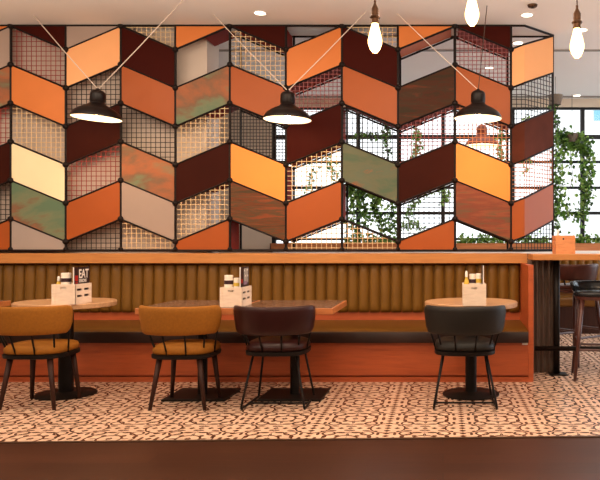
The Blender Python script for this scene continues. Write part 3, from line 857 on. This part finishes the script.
def hangpot(t):
    MB().lathe([(.07, -.06), (.09, .03), (.095, .06), (.08, .06), (.07, .0)], 16).build('pot', 'plant_pot', t)
    MB().tube([(0, 0, .05), (0, 0, CEIL - t.location.z)], .003, 5).build('hanging_wire', 'frame_dark', t)
# right window: arch of hanging ivy
plant('hanging_ivy', 'dense ivy hanging in an arch across the right window', 'plant', tuple(px(572, 138, D)),
      [pl_px([(556, 136), (566, 137), (576, 138), (588, 142)], D), pl_px([(560, 142), (572, 146), (586, 150)], D), pl_px([(587, 142), (590, 155), (590, 170), (586, 185), (585, 200), (583, 215)], D),
       pl_px([(583, 150), (584, 170), (587, 190), (586, 205)], D), pl_px([(561, 140), (560, 160), (561, 180), (560, 200), (558, 214)], D), pl_px([(557, 213), (568, 211), (580, 215), (586, 218)], D), pl_px([(570, 148), (571, 162), (573, 176), (570, 188)], D)],
      [130, 120, 130, 80, 80, 50, 14], .085, ('leaf_dark', 'leaf_green', 'leaf_green', 'leaf_light'), 'window plants', .045, hangpot)
plant('climbing_ivy', 'ivy trailing down a cord beside the right edge of the screen', 'plant', tuple(px(555.5, 100, 8.6)),
      [pl_px([(555.5, 98), (555, 120), (556, 140), (555, 165), (556, 190), (555, 215), (557, 232)], 8.6)], [170], .07, ('leaf_dark', 'leaf_green'), 'window plants', .028, hangpot)
# plants seen through the middle of the screen
plant('hanging_ivy', 'dark dense hanging ivy seen through the open cell of the screen', 'plant', tuple(px(362, 176, D)),
      [pl_px([(345, 178), (356, 180), (372, 182), (385, 188)], D), pl_px([(352, 182), (354, 200), (352, 220), (356, 236)], D), pl_px([(372, 182), (376, 200), (378, 218), (384, 232)], D), pl_px([(385, 188), (392, 205), (390, 220), (398, 235)], D), pl_px([(362, 186), (364, 205), (366, 225)], D), pl_px([(348, 185), (350, 195), (374, 190), (380, 200)], D)],
      [130, 70, 110, 80, 70, 110], .085, ('leaf_dark', 'leaf_green', 'leaf_green', 'leaf_light'), 'window plants', .045, hangpot)
plant('trailing_vine', 'thin vine trailing across the window behind the black mesh', 'plant', tuple(px(388, 120, D)),
      [pl_px([(388, 120), (387, 130), (386, 145), (388, 160)], D), pl_px([(352, 137), (365, 135), (378, 136), (388, 134)], D)], [70, 60], .06, ('leaf_green', 'leaf_dark'), 'window plants', .03, hangpot)
plant('trailing_vine', 'reddish green vine hanging behind the rose mesh', 'plant', tuple(px(417, 120, D)),
      [pl_px([(417, 120), (416, 135), (415, 150), (418, 165)], D), pl_px([(417, 128), (420, 145), (412, 160)], D)], [60, 50], .06, ('leaf_light', 'leaf_green'), 'window plants', .035, hangpot)
plant('trailing_vine', 'pale vine hanging behind the cream mesh left of the open cell', 'plant', tuple(px(318, 140, D)),
      [pl_px([(318, 140), (316, 160), (310, 180), (308, 200)], D), pl_px([(318, 145), (328, 160), (334, 172), (336, 185)], D)], [80, 70], .06, ('leaf_light', 'leaf_light', 'leaf_green'), 'window plants', .04, hangpot)
plant('trailing_vine', 'leafy vine hanging behind the black mesh right of the open cell', 'plant', tuple(px(432, 180, D)),
      [pl_px([(432, 178), (425, 195), (412, 205), (408, 222)], D), pl_px([(440, 180), (445, 195), (446, 205)], D), pl_px([(400, 228), (412, 224), (425, 230)], D)], [70, 50, 50], .07, ('leaf_green', 'leaf_light'), 'window plants', .04, hangpot)
plant('trailing_vine', 'vine hanging behind the mesh at the right end of the screen', 'plant', tuple(px(501, 120, D)),
      [pl_px([(501, 120), (500, 140), (498, 155)], D), pl_px([(497, 140), (503, 155), (501, 165)], D), pl_px([(527, 115), (526, 130), (528, 150), (525, 175)], D)], [50, 40, 70], .06, ('leaf_green', 'leaf_light'), 'window plants', .03, hangpot)
# bushy herbs in the planter
def herbs(x0, x1, y0, label, n):
    o = px((x0 + x1) / 2, 243, 9.74); o.z = 1.1802
    st, lv = [], []
    for i in range(n):
        x = x0 + (x1 - x0) * (i + .5) / n
        a = px(x, 243, 9.74); a.z = 1.175; b = px(x + random.uniform(-3, 3), y0 + random.uniform(-2, 3), 9.74)
        st.append([tuple(a), tuple(a.lerp(b, .5) + Vector((random.uniform(-.02, .02), 0, 0))), tuple(b)]); lv.append(16)
    return plant('window_herb', label, 'plant', tuple(o), st, lv, .07, ('leaf_green', 'leaf_light'), 'planter herbs', .03)
herbs(345, 396, 236, 'low green plants in the planter below the hanging ivy', 12)
herbs(458, 508, 236, 'low green plants in the planter under the red copper panel', 14)
herbs(512, 550, 238, 'low green plants in the planter behind the right mesh', 8)
herbs(572, 606, 236, 'low green plants in the planter right of the bar crate', 10)
# outside: pale office building with blue glass
bd = thing('office_building', 'pale office building with blue glass outside the window', 'building', (9, 26, 0))
loc(MB().box(4.5, 16, 25, 30, 0, 7.2), bd).build('wall', 'facade_white', bd)
for xa in (5.55, 8.6, 11.6):
    f = loc(MB().box(xa, xa + 2.6, 24.9, 25.0, 5.75, 6.25), bd).build('window', 'facade_blue', bd)
